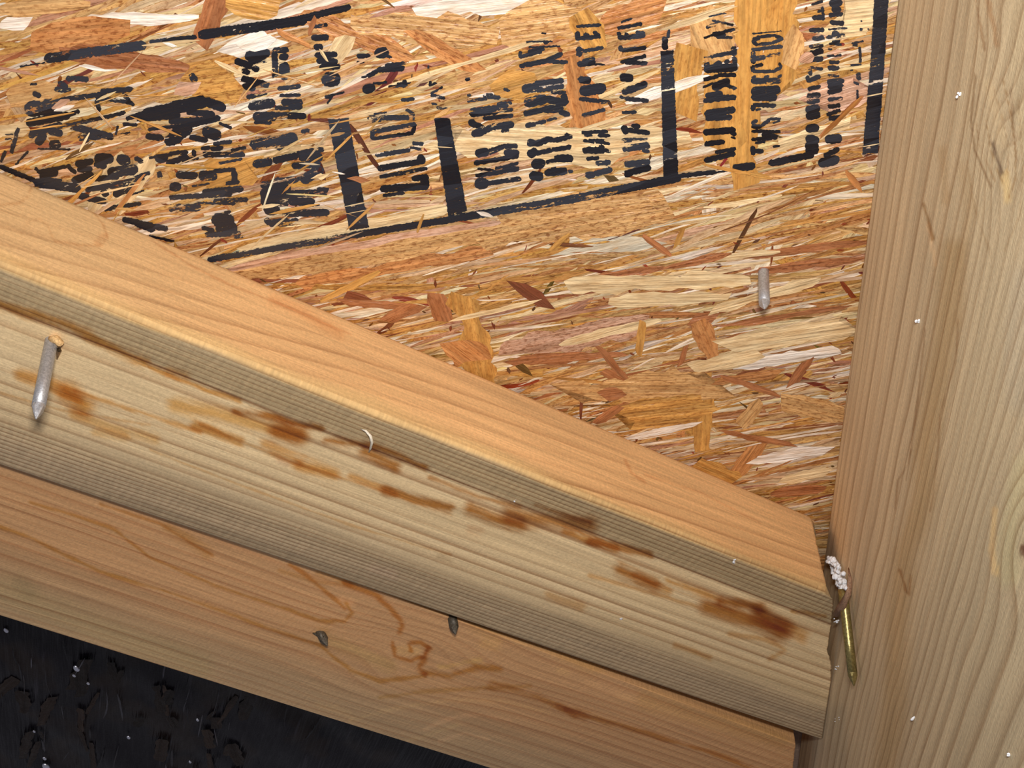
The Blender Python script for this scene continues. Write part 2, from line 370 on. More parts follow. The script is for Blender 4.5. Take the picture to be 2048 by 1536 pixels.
tag(block, 'diagonal two-by-four blocking with resin-stained grey front and orange top edge, against the stamped sheathing', 'lumber')

# ================================================================== LOWER BOARD (behind and below)
ZL = .031
b_lo = [bp(0, 1231, ZL), bp(976, 1535, ZL)]; ANL = math.atan2(b_lo[1][1] - b_lo[0][1], b_lo[1][0] - b_lo[0][0])
ANL = ANG + .35 * (ANL - ANG) if abs(ANL - ANG) > .2 else ANL
dl = np.array([math.cos(ANL), math.sin(ANL)]); al = np.array([-math.sin(ANL), math.cos(ANL)])
WL = .110
LST = [
 ('0,1054 60,1075 120,1105 200,1143 330,1182 450,1225 560,1266 640,1292 700,1340 760,1362 850,1352', 9, .7, (.80, .55, .32)),
 ('60,1005 160,1035 230,1060 300,1115 430,1170 560,1215 640,1242 690,1242 704,1226 692,1208', 8, .7, (.80, .55, .34)),
 ('200,1008 320,1048 380,1085 425,1110', 7, .6, (.8, .52, .32)), ('335,1055 370,1075 415,1105', 24, .5, (.82, .60, .42)),
 ('580,1128 630,1165 665,1195 690,1218', 9, .65, (.80, .5, .28)), ('640,1140 700,1162', 18, .5, (.85, .58, .3)),
 ('690,1165 750,1190 780,1215 805,1248 800,1262', 12, .75, (.78, .45, .22)), ('560,1140 640,1165 700,1170', 10, .4, (.85, .6, .4)),
 ('785,1285 790,1312 820,1322 848,1312 856,1296 842,1284 818,1288 822,1300', 9, .75, (.76, .44, .22)), ('800,1300 835,1300', 22, .4, (1.2, 1.15, 1.05)),
 ('856,1300 846,1322 838,1335 850,1348', 14, .8, (.72, .40, .18)), ('850,1345 900,1352 950,1335 1000,1337', 14, .7, (.78, .5, .25)), ('880,1335 960,1320', 12, .4, (1.15, 1.05, .85)),
 ('645,1275 700,1300 780,1330', 30, .35, (.82, .8, .72)), ('760,1395 860,1382 980,1376 1060,1372', 9, .5, (.82, .62, .42)),
 ('980,1372 1040,1380 1100,1405 1150,1432', 16, .6, (.78, .5, .28)), ('1130,1420 1200,1440 1300,1468 1420,1505 1500,1536', 11, .7, (.74, .46, .25)), ('1120,1415 1170,1435', 18, .5, (.75, .45, .25)),
 ('700,1440 800,1415 900,1400 1000,1402 1100,1425', 8, .4, (1.22, 1.2, 1.16)), ('850,1458 900,1436 960,1428 1020,1440', 9, .5, (1.3, 1.28, 1.25)), ('880,1482 930,1466 975,1478', 8, .5, (1.3, 1.28, 1.25)),
 ('740,1500 840,1475 920,1448', 7, .35, (1.2, 1.18, 1.15)), ('640,1412 700,1430', 16, .35, (1.25, 1.22, 1.15)),
 ('970,1285 990,1290', 26, .4, (1.25, 1.1, 1.0)), ('682,1200 700,1206', 16, .55, (1.3, 1.25, 1.2)), ('1120,1340 1135,1345', 14, .35, (1.2, 1.15, 1.1)), ('1170,1365 1200,1372', 12, .35, (1.25, 1.2, 1.2)), ('1240,1392 1260,1396', 14, .3, (1.2, 1.15, 1.2)),
 ('960,1250 1080,1270 1180,1330', 50, .25, (1.0, .84, .66)), ('1290,1400 1420,1440 1560,1480', 40, .3, (.9, .78, .62)), ('0,1180 200,1260 400,1330', 60, .3, (.86, .84, .84)), ('40,1165 60,1185', 40, .3, (.7, .66, .72)),
]
def f_low(U, A, Z, V):
    px, py = proj(V); v = A / WL
    kn = np.exp(-(((px - 830) / 170) ** 2 + ((py - 1330) / 70) ** 2))
    q = v + .016 * vnoise(U * 7, v * 3, 61) + .006 * vnoise(U * 28, v * 9, 62) - .20 * kn * np.sign(1325 - py) * np.minimum(1, np.abs(1325 - py) / 60)
    ring = q * 15 + .7 * np.sin(q * 9)
    col = np.ones((len(U), 3)) * lin((228, 174, 120))
    t = (1 - sstep(.1, .6, v))[:, None]; col = col * (1 - t) + lin((212, 174, 128)) * t
    col = col * (1 + .12 * fbm(U * 9, v * 8, 64)[:, None])
    strokes(col, px, py, [(a, b, c, (d[0], min(1.25, d[1] * 1.16), d[2])) for a, b, c, d in [(a, b, min(.95, c * 1.25), d) for a, b, c, d in LST]])
    amt = .38 + .3 * vnoise(U * 4, q * 15, 66)
    return dict(col=np.clip(col, .01, .95), ring=ring, amt=np.clip(amt, .08, .9) * (1 - .75 * kn))
m_low = mat_lumber('lower_board_wood', .85, .06, .5, (.48, .22, .09))
o_lo = b_lo[0][:2]
# clearance: top edge tucked under the blocking's lower face
topgap = (a0[:2] - acr * WD - o_lo)
WL = min(float(topgap @ al), float((a0[:2] + dirv * .42 - acr * WD - o_lo) @ al)) - .0004
eL = [bp(1592, 1478, ZL), bp(1585, 1536, ZL)]; eU = [float((e[:2] - o_lo) @ dl) for e in eL]; eA = [float((e[:2] - o_lo) @ al) for e in eL]; eS = (eU[0] - eU[1]) / (eA[0] - eA[1])
lower = board('lower_board', rrect(0, WL, ZL - .038, ZL, .0004), -.27, lambda a, z: eU[0] + (a - eA[0]) * eS + .0003 * vnoise(a * 800, z * 800, 3), ANL, o_lo, m_low, f_low,
              base=np.array([*(o_lo + dl * .2), ZL - .038]))
tag(lower, 'smooth orange-tan board with a swirling knot, under the grey stained diagonal blocking', 'board')

# ================================================================== STUB behind the lower right corner
def f_stub(U, A, Z, V):
    col = np.ones((len(U), 3)) * lin((190, 160, 138)); col = col * (1 + .1 * fbm(U * 40, A * 90, 71)[:, None])
    px, py = proj(V); strokes(col, px, py, [('1640,1486 1652,1500', 18, .8, (.4, .3, .3)), ('1600,1520 1640,1530', 20, .3, (1.1, 1.1, 1.15))])  # dark stroke is shadow painted under the blocking's corner
    return dict(col=np.clip(col, .01, .9), ring=A / .004 + .4 * vnoise(U * 20, A * 60, 72), amt=np.full(len(U), .3))
zs = -.0188
ps = [bp(1560, 1440, zs), bp(1720, 1640, zs)]
m_stub = mat_lumber('stub_wood', .8, .1, .7, (.5, .38, .3))
sy1 = bp(1650, 1440, zs)[1] + .004
stub = board('wooden_stub', rrect(-.060, 0, zs - .03, zs, .001), 0, lambda a, z: .16, -math.pi / 2, np.array([XR + .012, sy1]), m_stub, f_stub, base=None)
tag(stub, 'short greyish wood stub beside the rafter in the bottom right corner, behind the blocking end', 'lumber')

# ================================================================== ROOF SHEATHING: strands pressed into a panel
m_str = mat_strand(); m_ink = mat_ink()
PAL = [((218, 172, 114), .30, .9), ((212, 158, 84), .22, 1.), ((236, 208, 160), .20, .3), ((200, 140, 86), .10, 1.), ((222, 184, 144), .12, .5), ((164, 100, 62), .025, .6), ((246, 230, 204), .07, .05), ((198, 146, 116), .06, .7)]
pw = np.array([p[1] for p in PAL]); pw /= pw.sum()
def strip(VV, FF, CC, UV, SP, c0, ang, L, Wd, z, colr, spk, bend=0.0, endj=.5, taper=0.0, tilt=True):
    n = int(min(26, max(3, L / .0028)))
    d = np.array([math.cos(ang), math.sin(ang)]); p = np.array([-d[1], d[0]])
    off = rng.random(2) * 10; b0 = len(VV); tl = rng.normal(0, .0018) if tilt else 0; tw = rng.normal(0, .004) if tilt else 0
    sk = rng.normal(0, .8) * Wd * endj
    wk = 0.0; cw = 0.0
    for i in range(n + 1):
        t = i / n; s = (t - .5) * L; cw = .8 * cw + rng.normal(0, .05)
        wk = .7 * wk + rng.normal(0, .07); wv = Wd * max(.2, .5 + wk) * (1 if 0 < i < n else rng.uniform(.6, 1))
        if taper: wv *= max(.08, 1 - taper * abs(2 * t - 1) ** 3.5)
        cb = bend * (t - .5) ** 2 * L + (cw + rng.normal(0, .03)) * Wd
        for sd in (-1, 1):
            s2 = s + (sk * sd if i in (0, n) else 0) + (rng.normal(0, .18) * Wd * endj if i in (0, n) else 0)
            q = c0 + d * s2 + p * (cb + sd * wv)
            VV.append((q[0], q[1], z + tl * s2 * .5 + tw * sd * wv)); CC.append(colr); UV.append((s2 + off[0], cb + sd * wv + off[1], 0)); SP.append(spk)
    for i in range(n): FF.append((b0 + 2 * i, b0 + 2 * i + 2, b0 + 2 * i + 3, b0 + 2 * i + 1))
x0, x1 = bp(-380, 200)[0], XR + .004
y1 = bp(900, -300)[1]; y0 = bp(1655, 1040)[1] - .02
def inside(c, m=0.0):
    # above the blocking's back edge, left of rafter
    return (c - a0[:2]) @ acr > -.02 - m and c[0] < x1 - m
VV, FF, CC, UV, SP = [], [], [], [], []
def rcol(bias=None):
    i = rng.choice(len(PAL), p=pw if bias is None else bias); c, _, s_ = PAL[i]
    c = lin(c) * .87 * rng.normal(1, .09) * np.array([1, rng.normal(1, .035), rng.normal(1, .06)])
    return tuple(np.clip(c, .01, .9)), s_ * rng.uniform(.4, 1.2)
def layer(num, Lr, Wr, asd, zr, m, endj=.5, taper=0., dark=False, amean=.17):
    k = 0
    while k < num:
        c = np.array([rng.uniform(x0, x1), rng.uniform(y0, y1)])
        if not inside(c): k += .2; continue
        L = rng.uniform(*Lr); Wd = rng.uniform(*Wr); a = amean + rng.normal(0, asd)
        cl, sp = rcol()
        if dark == 2: cl = tuple(lin((240, 222, 200))); sp = 0  # pale slivers: flash glints put into the strand colour
        elif dark: cl = tuple(lin((rng.uniform(90, 150), rng.uniform(48, 84), rng.uniform(24, 50)))); sp = .2
        z = zr[0] + (zr[1] - zr[0]) * k / num
        strip(VV, FF, CC, UV, SP, c, a, L, Wd, z, cl, sp, rng.normal(0, .12), endj, taper)
        k += 1
layer(950, (.06, .13), (.010, .026), .30, (.00005, .00014), 0)
layer(600, (.02, .05), (.005, .012), 1.0, (.00014, .00018), 0)
layer(2150, (.03, .10), (.0015, .0065), .16, (.00018, .00030), 0, .8, .5)
layer(600, (.010, .030), (.002, .007), .8, (.00026, .00032), 0, .6, .3)
layer(2150, (.02, .07), (.0006, .0026), .13, (.00030, .00036), 0, .8, .8)
layer(240, (.012, .05), (.0004, .0013), .12, (.00035, .00037), 0, .8, .9, 2)
layer(130, (.006, .020), (.0008, .0025), .9, (.00034, .00038), 0, .5, .5, True)
layer(370, (.0008, .0028), (.0004, .0011), 1.2, (.00037, .00040), 0, .5, .3, True)
# strands big enough to trace one by one: centre line ends, width, colour (photo px on the panel)
def traced(items, z):
    for (xa, ya, xb, yb, wd, colr, spk, tp) in items:
        A_, B_ = bp(xa, ya), bp(xb, yb); d = (B_ - A_)[:2]; L = float(np.hypot(*d)); mid = (A_ + B_)[:2] / 2
        n_ = np.array([-(yb - ya), xb - xa], float); n_ /= np.hypot(*n_)
        C_, D_ = bp((xa + xb) / 2 - n_[0] * wd / 2, (ya + yb) / 2 - n_[1] * wd / 2), bp((xa + xb) / 2 + n_[0] * wd / 2, (ya + yb) / 2 + n_[1] * wd / 2)
        pp = np.array([-d[1], d[0]]) / L; Wd = abs(float((D_ - C_)[:2] @ pp))
        strip(VV, FF, CC, UV, SP, mid, math.atan2(d[1], d[0]), L, Wd, z, tuple(lin(colr)), spk, 0, .25, tp, False); z += 1e-6
CR_, WH, GD, TN, OR, BR, DB, PK = (236, 208, 160), (252, 240, 226), (212, 158, 84), (216, 170, 112), (204, 142, 86), (178, 116, 74), (134, 74, 48), (214, 170, 142)
traced([
 (0, 48, 62, 42, 22, WH, .05, .3), (165, 38, 400, 36, 24, WH, .08, .4), (0, 20, 180, 8, 30, TN, .6, .3), (830, 22, 1090, -6, 34, WH, .05, .2), (160, 130, 235, 138, 9, WH, 0, .8),
 (405, 90, 435, -10, 44, BR, .5, .1), (450, -10, 560, 10, 60, GD, .4, .3), (60, 80, 260, 55, 50, OR, .9, .3), (120, 100, 380, 130, 30, BR, .9, .4), (600, 30, 820, 120, 50, OR, .9, .4),
 (700, 45, 1000, 70, 60, TN, .9, .3), (820, 60, 960, 140, 40, OR, .9, .4), (1000, 60, 1160, 40, 70, TN, .8, .3), (1200, 55, 1330, 20, 60, OR, .7, .2), (1160, 20, 1200, 100, 46, GD, .5, .1),
 (1150, 110, 1180, 260, 60, OR, .6, .1), (1510, -20, 1490, 370, 80, GD, .25, .05), (1560, -10, 1545, 190, 70, GD, .4, .1), (1400, 20, 1440, 120, 70, TN, .5, .1), (1365, 230, 1385, 90, 70, GD, .5, .1), (1440, 130, 1440, 300, 60, GD, .35, .1),
 (1250, 205, 1420, 150, 22, WH, .05, .7), (1320, 60, 1470, 10, 12, CR_, .1, .8), (1070, 150, 980, 175, 40, GD, .3, .4), (760, 175, 1100, 75, 12, CR_, .1, .8), (880, 270, 1280, 290, 70, CR_, .25, .2), (1180, 290, 1380, 270, 40, CR_, .3, .3),
 (1660, 40, 1760, 30, 70, CR_, .2, .2), (1630, 200, 1730, 170, 60, PK, .5, .3), (1560, 290, 1700, 250, 44, CR_, .2, .3), (1580, 130, 1600, 60, 50, TN, .6, .3),
 (450, 105, 560, 78, 36, WH, .05, .5), (470, 150, 570, 120, 30, CR_, .1, .7), (380, 180, 480, 165, 70, GD, .9, .3), (350, 180, 400, 168, 22, PK, .3, .4), (700, 70, 660, 130, 40, CR_, .3, .3),
 (180, 420, 250, 305, 40, CR_, .05, .5), (230, 425, 300, 310, 40, CR_, .1, .5), (420, 370, 520, 330, 70, GD, .3, .3), (20, 200, 120, 180, 50, TN, .5, .3), (0, 260, 60, 255, 28, CR_, .2, .2),
 (480, 500, 900, 415, 26, CR_, .15, .4), (440, 545, 1000, 440, 20, PK, .4, .5), (600, 570, 980, 500, 34, OR, .9, .3), (420, 560, 1250, 420, 30, TN, .9, .3), (950, 480, 1340, 410, 60, TN, 1., .3), (1000, 440, 1300, 400, 40, TN, .9, .3),
 (640, 600, 760, 540, 14, GD, .1, .4), (690, 588, 742, 604, 18, DB, .2, .1), (665, 608, 690, 604, 8, DB, .2, .1), (1030, 562, 1100, 612, 26, DB, .2, .1), (870, 585, 890, 640, 32, BR, .5, .1), (680, 600, 830, 612, 20, BR, .4, .5), (770, 640, 840, 605, 24, BR, .5, .2),
 (935, 590, 965, 770, 72, GD, .5, .05), (905, 680, 960, 720, 50, OR, .5, .2), (1000, 700, 1300, 640, 54, PK, .9, .6), (1010, 725, 1250, 700, 26, BR, .6, .7), (1120, 690, 1320, 635, 16, CR_, .1, .6), (900, 640, 1080, 600, 10, CR_, .1, .7),
 (1380, 640, 1430, 632, 26, BR, .5, .2), (1400, 640, 1432, 712, 40, OR, .6, .1), (1285, 640, 1280, 710, 14, GD, .3, .1), (1195, 690, 1260, 765, 14, BR, .2, .3), (1205, 740, 1255, 768, 20, BR, .3, .1), (1360, 730, 1372, 690, 10, BR, .3, .1),
 (1285, 468, 1342, 510, 13, BR, .1, .3), (1348, 495, 1366, 455, 10, GD, .1, .4), (1640, 272, 1725, 190, 12, BR, .1, .4), (1690, 340, 1725, 380, 14, OR, .2, .5), (1370, 545, 1395, 552, 10, GD, .1, .2), (1100, 500, 1140, 465, 10, GD, .2, .5),
 (1460, 512, 1735, 482, 16, BR, .5, .6), (1380, 520, 1560, 500, 14, CR_, .1, .6), (1500, 540, 1725, 515, 20, BR, .8, .6), (1140, 560, 1340, 530, 16, BR, .8, .7), (1330, 535, 1460, 505, 12, BR, .8, .7), (1130, 570, 1500, 560, 34, CR_, .1, .3), (1220, 600, 1460, 595, 30, CR_, .1, .4),
 (1420, 620, 1640, 560, 24, CR_, .1, .5), (1450, 690, 1700, 650, 44, CR_, .1, .3), (1440, 650, 1700, 610, 10, BR, .3, .6), (1450, 730, 1680, 700, 26, WH, .05, .5), (1380, 735, 1520, 705, 26, CR_, .1, .3),
 (1412, 745, 1405, 900, 34, GD, .4, .1), (1150, 780, 1420, 775, 60, TN, .7, .3), (1240, 830, 1420, 810, 50, GD, .7, .3), (1430, 760, 1560, 745, 26, OR, .7, .4), (1440, 750, 1560, 790, 12, BR, .3, .7),
 (1190, 845, 1240, 810, 16, BR, .3, .2), (1580, 770, 1620, 715, 22, BR, .4, .5), (1480, 850, 1520, 800, 34, TN, .5, .3), (1250, 875, 1400, 845, 12, WH, .05, .7), (1470, 955, 1520, 885, 36, OR, .4, .2), (1390, 925, 1470, 960, 44, GD, .4, .2),
 (1500, 920, 1660, 900, 24, WH, .05, .5), (1440, 860, 1590, 890, 12, BR, .3, .7), (1560, 960, 1660, 940, 22, CR_, .1, .5), (1200, 790, 1250, 785, 30, BR, .5, .4), (1560, 800, 1690, 830, 40, TN, .8, .4), (1540, 985, 1650, 975, 18, BR, .5, .5),
], .00041)
# printed stamp: traced marks, then a few chipped strands lying over the print
INK = {}
INK[(680, 60, 4.389)] = '''365,1395 770,1370 55;380,1455 560,1430 25;640,1305 770,1290 45;740,1300 755,1380 60;350,1290 760,1215 30;335,1215 740,1150 45;700,1110 725,1160 60;315,1100 610,1055 35;640,992 730,1000 30;620,1030 715,1050 20
285,895 660,825 35;285,955 640,905 30;285,890 285,955 35;660,825 640,900 30;250,770 600,770 40;300,740 410,725 20;580,700 650,740 25;650,740 645,790 15;280,805 360,800 15;540,615 650,605 28;215,530 290,500 70;290,470 410,460 20;430,500 590,480 25;560,500 570,440 30;330,540 370,530 20;500,470 620,465 15
240,405 330,360 35;330,350 560,335 45;400,310 570,290 25;190,415 260,400 15;155,230 260,225 35;320,205 410,195 80;410,230 450,240 20;150,285 210,285 22;800,570 920,600 25;800,560 850,530 20;850,530 900,500 15;805,645 850,655 15;850,680 940,690 20;930,690 935,715 25;775,310 775,380 15;790,450 790,490 20;790,485 850,465 15'''
INK[(920, 60, 4.655)] = '''165,1432 240,1425 90;250,1430 560,1385 40;150,1355 400,1320 35;400,1310 545,1290 45;165,1290 330,1310 20;330,1290 540,1240 25;135,1240 540,1175 38;155,1150 260,1130 70;270,1140 400,1085 45;400,1085 530,1080 45;420,1140 540,1150 60;120,970 210,950 60;210,950 300,900 50;300,900 490,880 55;390,940 450,930 35;90,850 150,890 55;150,880 220,920 50;220,825 490,795 35;100,770 350,740 75;350,700 440,690 50;300,760 490,740 30;450,670 480,685 25;70,660 250,640 28;220,620 370,630 35;240,605 300,600 25;70,610 100,605 18;50,460 90,455 30;410,550 460,570 25
660,1350 760,1370 75;800,1330 990,1310 60;820,1320 890,1290 40;1010,1315 1050,1320 30;680,1250 780,1240 80;800,1230 900,1210 30;890,1195 1040,1195 62;650,1160 700,1130 70;700,1150 850,1120 40;860,1115 1030,1090 40;640,1050 700,1050 60;700,1060 830,1020 50;800,1005 870,1030 45;870,1030 1040,990 40;980,970 1030,990 30;615,890 700,875 40;700,870 800,850 30;810,840 900,820 22;600,780 780,740 45;780,740 950,730 60;930,760 1010,790 45;610,680 800,640 80;800,640 980,680 60;850,580 980,580 30;965,600 985,690 50;590,550 720,530 72;700,500 960,470 45;720,560 960,520 45;560,335 800,290 40;780,300 950,220 40;800,290 1000,300 32;550,250 760,200 30;560,200 560,250 30;640,210 780,170 40;620,110 860,105 14;640,160 930,150 15;780,120 830,110 25;760,30 800,30 15
1175,1350 1250,1350 55;1250,1340 1410,1300 45;1270,1240 1400,1230 40;1370,1260 1390,1270 30;1180,1200 1290,1190 30;1150,1120 1340,1120 55;1340,1120 1400,1135 30;1300,1080 1340,1090 30;1150,1030 1250,1045 25;1260,1035 1390,1060 30;1200,1020 1340,1025 15;1140,955 1370,945 30;1160,980 1230,980 25;1290,980 1390,985 30;1140,795 1250,770 35;1240,770 1350,740 30;1115,640 1390,675 35;1130,570 1340,540 85;1110,460 1210,470 60;1100,320 1250,300 50;1150,290 1250,270 35;1250,320 1350,320 15;1110,165 1110,240 50;1120,200 1330,165 30;1095,20 1095,90 40;1090,80 1300,60 35;1160,40 1200,60 35;1240,20 1300,50 30
1545,1345 1600,1320 60;1600,1320 1770,1280 55;1540,1250 1760,1230 52;1520,1110 1760,1080 45;1700,1120 1760,1130 30;1560,1090 1750,1060 35;1510,1020 1750,1015 22;1530,1045 1600,1035 15;1525,900 1550,960 55;1560,930 1760,960 40;1600,890 1670,900 40;1510,770 1640,765 25;1490,620 1540,640 25;1540,640 1750,660 35;1520,580 1735,500 55;1500,440 1600,450 66;1500,300 1730,240 30;1540,300 1740,310 35;1495,150 1495,190 35;1500,190 1730,165 35;1480,20 1485,80 30;1480,75 1720,50 40;1540,30 1570,60 35;1640,20 1720,30 30'''
INK[(600, 0, 2.926)] = '1620,155 1760,145 16;1860,165 2000,140 18;1880,130 1940,110 12'
INK[(1380, 0, 4.2675)] = '''140,235 240,195 25;190,175 370,215 18;160,140 310,110 12;120,325 230,285 18;230,285 380,250 25;230,320 360,320 20;200,290 300,300 40;180,480 360,450 30;375,400 375,470 42;120,490 180,485 10;380,490 385,595 38;130,590 380,575 62;130,550 160,550 35;210,560 260,530 40;300,530 330,520 30;120,680 240,650 30;240,640 390,640 30;200,750 330,690 60;300,720 390,760 30;110,745 200,710 15;120,860 390,830 35;140,820 270,800 50;280,820 380,820 20;130,970 380,935 50;140,1010 350,1000 42;120,1130 380,1110 48;350,1130 390,1150 30;130,1230 290,1210 38;350,1170 390,1180 15;130,1370 380,1310 42;220,1300 390,1270 28
530,290 780,265 10;540,345 600,315 30;600,315 720,300 22;720,300 790,330 25;790,330 700,370 25;700,370 560,380 25;560,380 535,345 30;530,425 790,395 28;540,445 540,540 38;560,490 770,460 22;560,510 640,495 25;540,610 720,610 26;540,610 530,570 30;530,570 620,550 25;720,610 780,570 25;780,570 760,540 22;530,690 770,690 46;530,660 560,650 20;640,660 670,650 25;750,660 780,640 20;535,780 760,765 66;535,830 730,830 58;535,940 540,900 34;540,895 730,900 32;560,940 600,930 16;530,1080 600,1080 32;530,1050 570,1030 32;600,1080 680,1020 28;680,1015 770,1015 22;770,1030 710,1050 15;530,1120 770,1125 24;530,1190 700,1180 28;620,1150 740,1170 42;560,1220 640,1210 22;535,1255 540,1320 38;540,1290 620,1290 34;710,1250 760,1245 20
995,1250 1085,1245 70;1000,1290 1085,1280 60;1000,1180 1090,1200 60;1000,1100 1090,1090 60;1000,990 1100,980 60;1000,940 1100,920 60;1000,870 1100,860 35;1005,820 1110,810 40;1010,690 1110,650 35;1005,650 1010,700 30;1020,590 1030,640 30;1030,575 1130,590 22;1030,510 1130,500 40;1030,460 1130,430 46;1020,400 1130,390 28;1050,330 1140,325 36;1025,260 1140,255 36;1050,150 1130,150 36;1130,60 1140,170 22;1040,40 1130,10 22;1090,100 1130,90 22;1010,760 1110,740 30
1110,1395 1260,1360 72;1150,1330 1270,1270 38;1165,1190 1285,1180 66;1190,1010 1290,1000 36;1170,980 1280,940 28;1180,910 1280,900 32;1180,850 1300,840 28;1180,790 1290,760 38;1180,700 1305,690 46;1180,740 1300,730 38;1180,640 1270,650 18;1180,580 1270,580 36;1190,530 1270,530 26;1170,480 1290,470 18;1180,420 1210,420 18;1190,370 1290,380 22;1240,270 1250,370 55;1170,320 1320,300 26;1180,250 1340,240 14;1200,190 1310,200 36;1190,130 1300,120 32;1230,80 1270,80 56;1200,30 1290,20 56
1450,400 1455,530 20;1370,555 1460,550 14;1440,620 1440,680 32;1400,700 1440,720 20;1430,770 1430,850 18;1380,370 1480,350 14;1460,250 1465,252 24;1390,380 1430,385 22;1370,600 1390,600 12;1460,180 1465,180 14;1522,250 1524,250 14'''
INK[(0, 60, 5.689)] = '''330,900 450,890 130;450,860 620,850 60;450,930 700,930 60;500,820 1100,740 40;1100,750 1200,760 70;1150,700 1500,670 42;1200,780 1500,830 34;1100,800 1130,920 36;1400,720 1520,860 30;310,1060 780,970 66;780,970 900,920 36;900,1060 1420,940 32;700,1090 1000,1040 26;350,1180 700,1080 56;345,1210 400,1170 50;430,1290 500,1180 70;560,1150 700,1180 56;800,1090 1280,1220 56;580,1310 670,1300 76;900,1230 1150,1210 52;960,1270 1010,1240 36;430,1350 800,1360 14;760,550 1000,560 46;670,590 760,650 44;630,670 800,690 46;380,720 460,750 44;345,620 420,615 18
1440,1010 1700,920 36;1640,960 2048,870 90;1570,1010 2040,970 52;1690,1130 2048,1090 28;1670,1210 1850,1230 52;1900,1270 2048,1210 96;1400,1070 1560,1080 26;1340,1090 1310,1220 18;1350,1200 1480,1170 24;130,1400 205,1120 32;60,1190 150,1190 12;60,1240 130,1240 12;10,1500 60,1380 26;180,1530 320,1380 18'''
INK[(340, 0, 5.689)] = '''1610,310 1790,280 32;1620,430 1800,425 50;1650,540 1730,530 52;1660,630 1890,620 48;1680,690 1900,700 52;1710,760 1930,760 56;1760,905 1900,900 140;1760,1100 1980,1050 22;1790,1180 1860,1080 20;1770,1105 1830,1100 40;20,1230 400,1150 105;400,1150 620,1230 76;200,1270 500,1300 52;0,1380 500,1360 50;240,850 290,920 56;750,690 940,760 56;870,640 1120,600 76;900,700 1100,680 44;940,760 1000,800 50;820,800 900,830 44;1180,570 1340,570 48;1190,600 1200,900 50;1260,650 1330,640 56;1300,730 1300,890 84;1370,870 1440,880 34;820,890 1120,970 52;840,970 960,1010 52;880,930 1000,960 52;1230,1010 1480,980 36;880,1110 1100,1050 36;1250,1090 1480,1080 28;910,1210 1180,1170 76;1280,1160 1500,1170 56;1200,1230 1500,1220 36;960,1330 1200,1320 76;1200,1310 1540,1320 52;960,1390 1150,1400 28'''
INK[(340, 230, 5.689)] = '''20,260 220,130 110;200,120 560,30 52;390,180 560,240 92;230,250 420,290 44;560,90 700,150 26;380,450 840,450 42;500,330 700,300 34;470,390 600,370 36;700,400 860,370 30;360,380 450,370 32;940,330 1100,320 108;1080,310 1430,260 94;1220,370 1350,350 52;1500,190 1580,180 34;960,560 1150,530 66;1180,520 1450,460 56;1450,440 1740,390 44;1480,480 1720,480 72;1400,580 1700,560 52;1510,750 1720,610 84
1040,800 1450,730 56;1200,740 1500,720 36;1050,900 1350,830 92;1060,980 1340,960 112;1090,1080 1230,1070 92;1320,900 1780,880 56;1360,980 1630,990 66;1240,1090 1700,1020 16;1280,1120 1800,1110 56;1140,1230 1450,1210 62;1100,1190 1130,1230 52;1680,840 1800,850 34;500,1190 700,1200 110;410,1360 800,1350 44;540,1290 740,1280 92;370,1280 500,1320 34;620,1110 690,1100 22;730,1400 850,1395 14;0,940 700,900 40;380,880 820,840 52;500,980 880,960 38;0,1060 340,1050 64;300,1000 740,1010 20;80,680 300,690 62;340,690 520,690 80;500,640 740,620 34;730,640 740,780 48;640,780 780,760 34;10,820 110,810 70;250,810 450,780 18;0,440 200,420 34;120,450 200,520 66;270,400 272,460 36;0,540 100,520 18;200,500 320,490 26;560,550 820,500 22'''
INK[(0, 240, 5.689)] = '''870,500 1050,470 54;1090,440 1270,440 84;890,560 1040,560 52;1080,500 1200,530 52;830,690 1050,620 62;400,550 480,620 26;430,590 800,520 30;460,640 650,600 52;780,540 860,600 34;1350,430 1460,480 84;1540,430 1620,480 40;1240,600 1550,560 84;1080,670 1350,640 44;980,790 1420,720 50;1420,700 1700,600 32;1440,740 1640,660 24;1170,800 1215,860 54;1300,850 1530,750 60;1805,600 1825,650 44;1780,440 1890,430 72;1700,430 1960,390 26;1900,490 2048,450 44;1400,980 1600,950 32;1500,850 1640,800 14;0,530 400,690 40;400,710 900,780 72;900,860 1200,930 54;1190,1020 1350,980 36;1400,1130 1900,1240 46;1540,1170 1750,1250 52;1700,1320 1980,1380 20;500,670 700,690 26'''
INK[(0, 0, 1.0)] = '''417,519 700,472 12;700,471 920,436 13;920,435 1135,400 15;1130,401 1360,355 16;1360,352 1430,344 9;1430,345 1462,340 4;1467,337 1508,331 15;1540,327 1625,309 14;92,117 290,90 19;300,84 392,74 9;330,78 385,82 9;400,70 610,40 19;590,42 640,28 15;640,28 700,14 13;40,133 90,125 3;522,46 556,53 9;1330,75 1330,98 12;1338,60 1336,75 6'''
BARS = ['656,239 697,236 738,455 699,461', '868,236 899,236 937,437 897,437', '1321,102 1347,100 1357,360 1327,362', '1750,-25 1779,-25 1769,124 1741,122', '1741,122 1769,124 1756,306 1725,309', '1160,150 1161,150 1161,151 1160,151']
IV, IF_, IU, IW = [], [], [], []
zi = .00052
